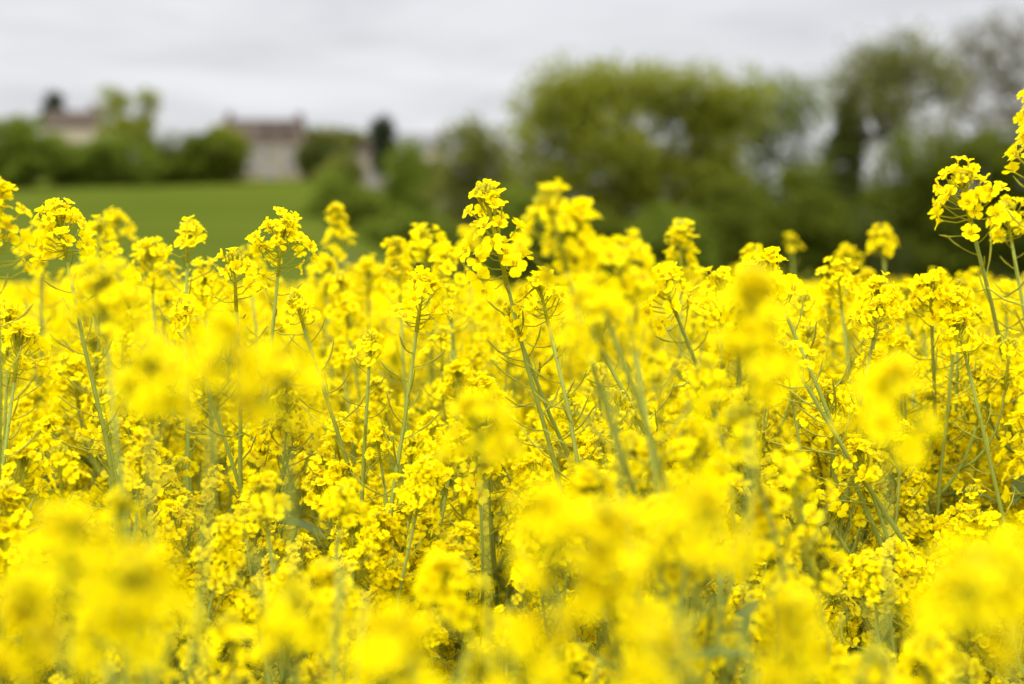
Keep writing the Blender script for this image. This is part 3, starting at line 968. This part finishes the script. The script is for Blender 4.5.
# ------------------------------------------------------------------ houses
def house(name, label, d, x0, x1, y_base, y_eave, y_ridge, depth, wall, roof, windows, door=None, chimneys=(), yaw=0.0, shut=True, dormers=(), hip=0.0):
    """front wall from picture column x0 to x1; windows as (fraction along, sill height, width, height) in metres"""
    k = d / FPX
    c = at((x0 + x1) / 2, y_base, d)
    wd = (x1 - x0) * k
    gz = float(ground_z(c.x, d)) - .3
    z0 = 0.0
    ze = at(0, y_eave, d).z - gz
    zr = at(0, y_ridge, d).z - gz
    root = bpy.data.objects.new(name, None); COL.objects.link(root)
    root.location = (c.x, d, gz); root.rotation_euler = (0, 0, yaw)
    tag(root, label, 'house', 'houses on the hill')
    hw = wd / 2
    mb = MB()
    mb.add([(-hw, 0, z0), (hw, 0, z0), (hw, depth, z0), (-hw, depth, z0), (-hw, 0, ze), (hw, 0, ze), (hw, depth, ze), (-hw, depth, ze), (-hw, depth / 2, zr - .12), (hw, depth / 2, zr - .12)],
           [(0, 1, 5, 4), (2, 3, 7, 6), (1, 2, 6, 9, 5), (3, 0, 4, 8, 7), (3, 2, 1, 0)])
    link('wall', mb.mesh('wall', [wall], smooth=False), root)
    rb = MB()
    ov, th = .35, .16
    sl = (zr - ze) / (depth / 2)
    ye, zee = -ov, ze - ov * sl
    P = [(-hw - ov, ye, zee), (hw + ov, ye, zee), (hw + ov - hip, depth / 2, zr), (-hw - ov + hip, depth / 2, zr), (hw + ov, depth + ov, zee), (-hw - ov, depth + ov, zee)]
    V = [(a, b, e + .02) for a, b, e in P] + [(a, b, e + .02 + th) for a, b, e in P]
    rb.add(V, [(0, 3, 2, 1), (3, 5, 4, 2), (6, 7, 8, 9), (9, 8, 10, 11), (0, 1, 7, 6), (4, 5, 11, 10), (1, 2, 8, 7), (2, 4, 10, 8), (5, 3, 9, 11), (3, 0, 6, 9)])
    ro = link('roof', rb.mesh('roof', [roof], smooth=False), root)
    for (fx, w_, h_) in chimneys:
        cb = MB()
        x = -hw + fx * wd
        cb.box((x, depth / 2, zr + h_ / 2 - .4), (w_, w_ * .7, h_ + .6))
        cb.box((x, depth / 2, zr + h_ - .06), (w_ + .16, w_ * .7 + .16, .14))
        for q in (-.2, .2):
            cb.tube([(x + q * w_, depth / 2, zr + h_), (x + q * w_, depth / 2, zr + h_ + .32)], [.1, .085], 8)
        link('chimney', cb.mesh('chimney', [M['brick']], smooth=False), ro)
    def window(x, z, w_, h_, shutters):
        fb = MB()
        for (cx_, cz_, sx, sz) in ((x - w_ / 2, z + h_ / 2, .09, h_), (x + w_ / 2, z + h_ / 2, .09, h_), (x, z, w_ + .09, .09), (x, z + h_, w_ + .09, .09), (x, z + h_ / 2, .06, h_), (x, z + h_ * .6, w_, .05)):
            fb.box((cx_, -.03, cz_), (sx, .10 + .004 * (sx < .08), sz))
        f = link('window', fb.mesh('window', [M['frame']], smooth=False), root)
        pb = MB(); pb.box((x, -.012, z + h_ / 2), (w_ - .02, .03, h_ - .02))
        link('pane', pb.mesh('pane', [M['glass']], smooth=False), f)
        sb = MB(); sb.box((x, -.09, z - .09), (w_ + .3, .2, .1))
        link('sill', sb.mesh('sill', [M['stone']], smooth=False), f)
        if shutters:
            for sg in (-1, 1):
                hb = MB()
                hb.box((x + sg * (w_ * .75 + .08), -.035, z + h_ / 2), (w_ * .5, .05, h_ + .06))
                for zz in (.2, .8):
                    hb.box((x + sg * (w_ * .75 + .08), -.07, z + h_ * zz), (w_ * .46, .025, .08))
                link('shutter', hb.mesh('shutter', [M['wood']], smooth=False), f)
    for (fx, z, w_, h_) in windows:
        window(-hw + fx * wd, z + .3, w_, h_, shut)
    if door:
        fx, w_, h_ = door
        x = -hw + fx * wd
        db = MB(); db.box((x, -.02, .3 + h_ / 2), (w_, .08, h_))
        for q in (-.22, .22):
            for zz in (.28, .7):
                db.box((x + q * w_, -.065, .3 + h_ * zz), (w_ * .34, .02, h_ * .3))
        do = link('door', db.mesh('door', [M['wood']], smooth=False), root)
        hb = MB(); hb.tube([(x + w_ * .38, -.06, 1.3), (x + w_ * .38, -.12, 1.3)], [.025, .04], 8)
        link('handle', hb.mesh('handle', [M['glass']], smooth=False), do)
        st = MB(); st.box((x, -.35, .21), (w_ + .5, .7, .2))
        link('step', st.mesh('step', [M['stone']], smooth=False), root)
    for fx in dormers:
        x = -hw + fx * wd
        zd = ze + (zr - ze) * .35
        yd = depth / 2 * .35
        g = MB()
        g.add([(x - .55, yd - .45, zd - .1), (x + .55, yd - .45, zd - .1), (x + .55, yd - .45, zd + .9), (x - .55, yd - .45, zd + .9), (x, yd - .45, zd + 1.35),
               (x - .55, yd + 1.6, zd - .1), (x + .55, yd + 1.6, zd - .1), (x + .55, yd + 1.6, zd + .9), (x - .55, yd + 1.6, zd + .9), (x, yd + 1.6, zd + 1.35)],
              [(0, 1, 2, 4, 3), (1, 6, 7, 2), (5, 0, 3, 8), (3, 4, 9, 8), (4, 2, 7, 9)])
        dm = link('dormer', g.mesh('dormer', [roof], smooth=False), ro)
        pb = MB(); pb.box((x, yd - .46, zd + .42), (.7, .03, .8))
        link('pane', pb.mesh('pane', [M['glass']], smooth=False), dm)
    return root


house('village_house', 'large stone house with long red-brown roof and chimneys above the meadow', 191, 222, 298, 180, 140, 119, 7.5, M['render'], M['tile'],
      [(.42, 3.0, .95, 1.3), (.62, 3.0, .95, 1.3), (.86, 3.0, .95, 1.3), (.42, .9, .95, 1.4), (.86, .9, .95, 1.4), (.15, 3.0, .95, 1.3)], door=(.63, 1.5, 2.3),
      chimneys=((.04, .9, 1.0), (.97, .9, .9)), dormers=(.58, .82))
house('village_house', 'cream house with brown roof half hidden by bushes at left', 208, 42, 94, 150, 125, 110, 7, M['cream'], M['tile'],
      [(.3, 2.6, .9, 1.1), (.7, 2.6, .9, 1.1)], door=(.5, 1.0, 2.1), chimneys=((.88, .9, 1.1),), shut=False)
house('cottage', 'small pinkish cottage wall beside the dark narrow evergreen', 201, 352, 381, 178, 150, 138, 5.5, M['stone'], M['tile'],
      [(.35, 2.0, .8, 1.1)], door=(.72, .95, 2.0), chimneys=((.1, .7, .8),), shut=False)
house('cottage', 'low grey-roofed cottage right of the dark narrow evergreen', 214, 396, 446, 172, 148, 133, 6, M['cream'], M['slate'],
      [(.4, 1.6, .9, 1.1), (.75, 1.6, .9, 1.1)], door=(.15, .95, 2.0), chimneys=((.9, .7, .7),), shut=False)

# ------------------------------------------------------------------ overcast sky, soft sun
SUN_EL, SUN_AZ = math.radians(52), math.radians(215)
wd = bpy.data.worlds.new('World')
scn.world = wd
wd.use_nodes = True
nt = wd.node_tree
nt.nodes.clear()
N, L = nt.nodes.new, nt.links.new
out = N('ShaderNodeOutputWorld')
bg = N('ShaderNodeBackground')
bg.inputs['Strength'].default_value = 0.1
sky = N('ShaderNodeTexSky')
sky.sky_type = 'NISHITA'
sky.sun_disc = False
sky.sun_elevation = SUN_EL
sky.sun_rotation = SUN_AZ
tc = N('ShaderNodeTexCoord')
sx = N('ShaderNodeSeparateXYZ'); L(tc.outputs['Generated'], sx.inputs[0])
zc = N('ShaderNodeMath'); zc.operation = 'MAXIMUM'; L(sx.outputs['Z'], zc.inputs[0]); zc.inputs[1].default_value = 0.0
za = N('ShaderNodeMath'); za.operation = 'ADD'; L(zc.outputs[0], za.inputs[0]); za.inputs[1].default_value = 0.09
dx = N('ShaderNodeMath'); dx.operation = 'DIVIDE'; L(sx.outputs['X'], dx.inputs[0]); L(za.outputs[0], dx.inputs[1])
dy = N('ShaderNodeMath'); dy.operation = 'DIVIDE'; L(sx.outputs['Y'], dy.inputs[0]); L(za.outputs[0], dy.inputs[1])
cv = N('ShaderNodeCombineXYZ'); L(dx.outputs[0], cv.inputs[0]); L(dy.outputs[0], cv.inputs[1])
no = N('ShaderNodeTexNoise')
no.inputs['Scale'].default_value = 0.75
no.inputs['Detail'].default_value = 5
no.inputs['Roughness'].default_value = 0.55
no.inputs['Distortion'].default_value = 0.3
L(cv.outputs[0], no.inputs['Vector'])
rp = N('ShaderNodeValToRGB')
rp.color_ramp.elements[0].position = .38
rp.color_ramp.elements[0].color = (5.15, 5.15, 5.35, 1)
rp.color_ramp.elements[1].position = .62
rp.color_ramp.elements[1].color = (6.6, 6.6, 6.8, 1)
L(no.outputs['Fac'], rp.inputs['Fac'])
# an overcast sky is brighter towards the zenith
zr_ = N('ShaderNodeMapRange')
zr_.inputs['From Min'].default_value = .17
zr_.inputs['From Max'].default_value = 1.0
zr_.inputs['To Min'].default_value = 1.0
zr_.inputs['To Max'].default_value = 3.5
L(zc.outputs[0], zr_.inputs['Value'])
dt = N('ShaderNodeVectorMath'); dt.operation = 'DOT_PRODUCT'
L(tc.outputs['Generated'], dt.inputs[0])
dt.inputs[1].default_value = (math.sin(SUN_AZ) * math.cos(SUN_EL), math.cos(SUN_AZ) * math.cos(SUN_EL), math.sin(SUN_EL))
gl = N('ShaderNodeMapRange')
gl.inputs['From Min'].default_value = 0.0
gl.inputs['From Max'].default_value = 1.0
gl.inputs['To Min'].default_value = 1.0
gl.inputs['To Max'].default_value = 1.6
L(dt.outputs['Value'], gl.inputs['Value'])
zg = N('ShaderNodeMath'); zg.operation = 'MULTIPLY'
L(zr_.outputs['Result'], zg.inputs[0]); L(gl.outputs['Result'], zg.inputs[1])
vm = N('ShaderNodeVectorMath'); vm.operation = 'SCALE'
L(rp.outputs['Color'], vm.inputs[0]); L(zg.outputs[0], vm.inputs['Scale'])
mx = N('ShaderNodeMix'); mx.data_type = 'RGBA'
mx.inputs['Factor'].default_value = .93
L(sky.outputs[0], mx.inputs['A']); L(vm.outputs[0], mx.inputs['B'])
L(mx.outputs['Result'], bg.inputs['Color'])
L(bg.outputs[0], out.inputs['Surface'])

sl = bpy.data.lights.new('sun', 'SUN')
sl.energy = 1.5
sl.angle = math.radians(22)
sl.color = (1.0, .96, .90)
so = bpy.data.objects.new('sun', sl); COL.objects.link(so)
# Nishita: rotation measured clockwise from +Y
sd = Vector((math.sin(SUN_AZ) * math.cos(SUN_EL), math.cos(SUN_AZ) * math.cos(SUN_EL), math.sin(SUN_EL)))
so.rotation_euler = sd.to_track_quat('Z', 'Y').to_euler()
so.location = (0, -5, 30)

# ------------------------------------------------------------------ camera
cam = bpy.data.cameras.new('camera')
co = bpy.data.objects.new('camera', cam); COL.objects.link(co)
co.location = CAM
co.rotation_euler = (math.pi / 2 - PITCH, 0, 0)
cam.lens = LENS
cam.sensor_width = 36
cam.clip_start = .02
cam.clip_end = 4000
cam.dof.use_dof = True
cam.dof.focus_distance = FOCUS
cam.dof.aperture_fstop = 2.35
cam.dof.aperture_blades = 0
scn.camera = co
scn.view_settings.view_transform = 'Standard'
scn.view_settings.look = 'None'
scn.view_settings.exposure = 0.44
scn.view_settings.gamma = 1.0
scn.cycles.max_bounces = 10
scn.cycles.diffuse_bounces = 5
scn.cycles.transmission_bounces = 5
scn.cycles.use_denoising = True
scn.cycles.sample_clamp_indirect = 8
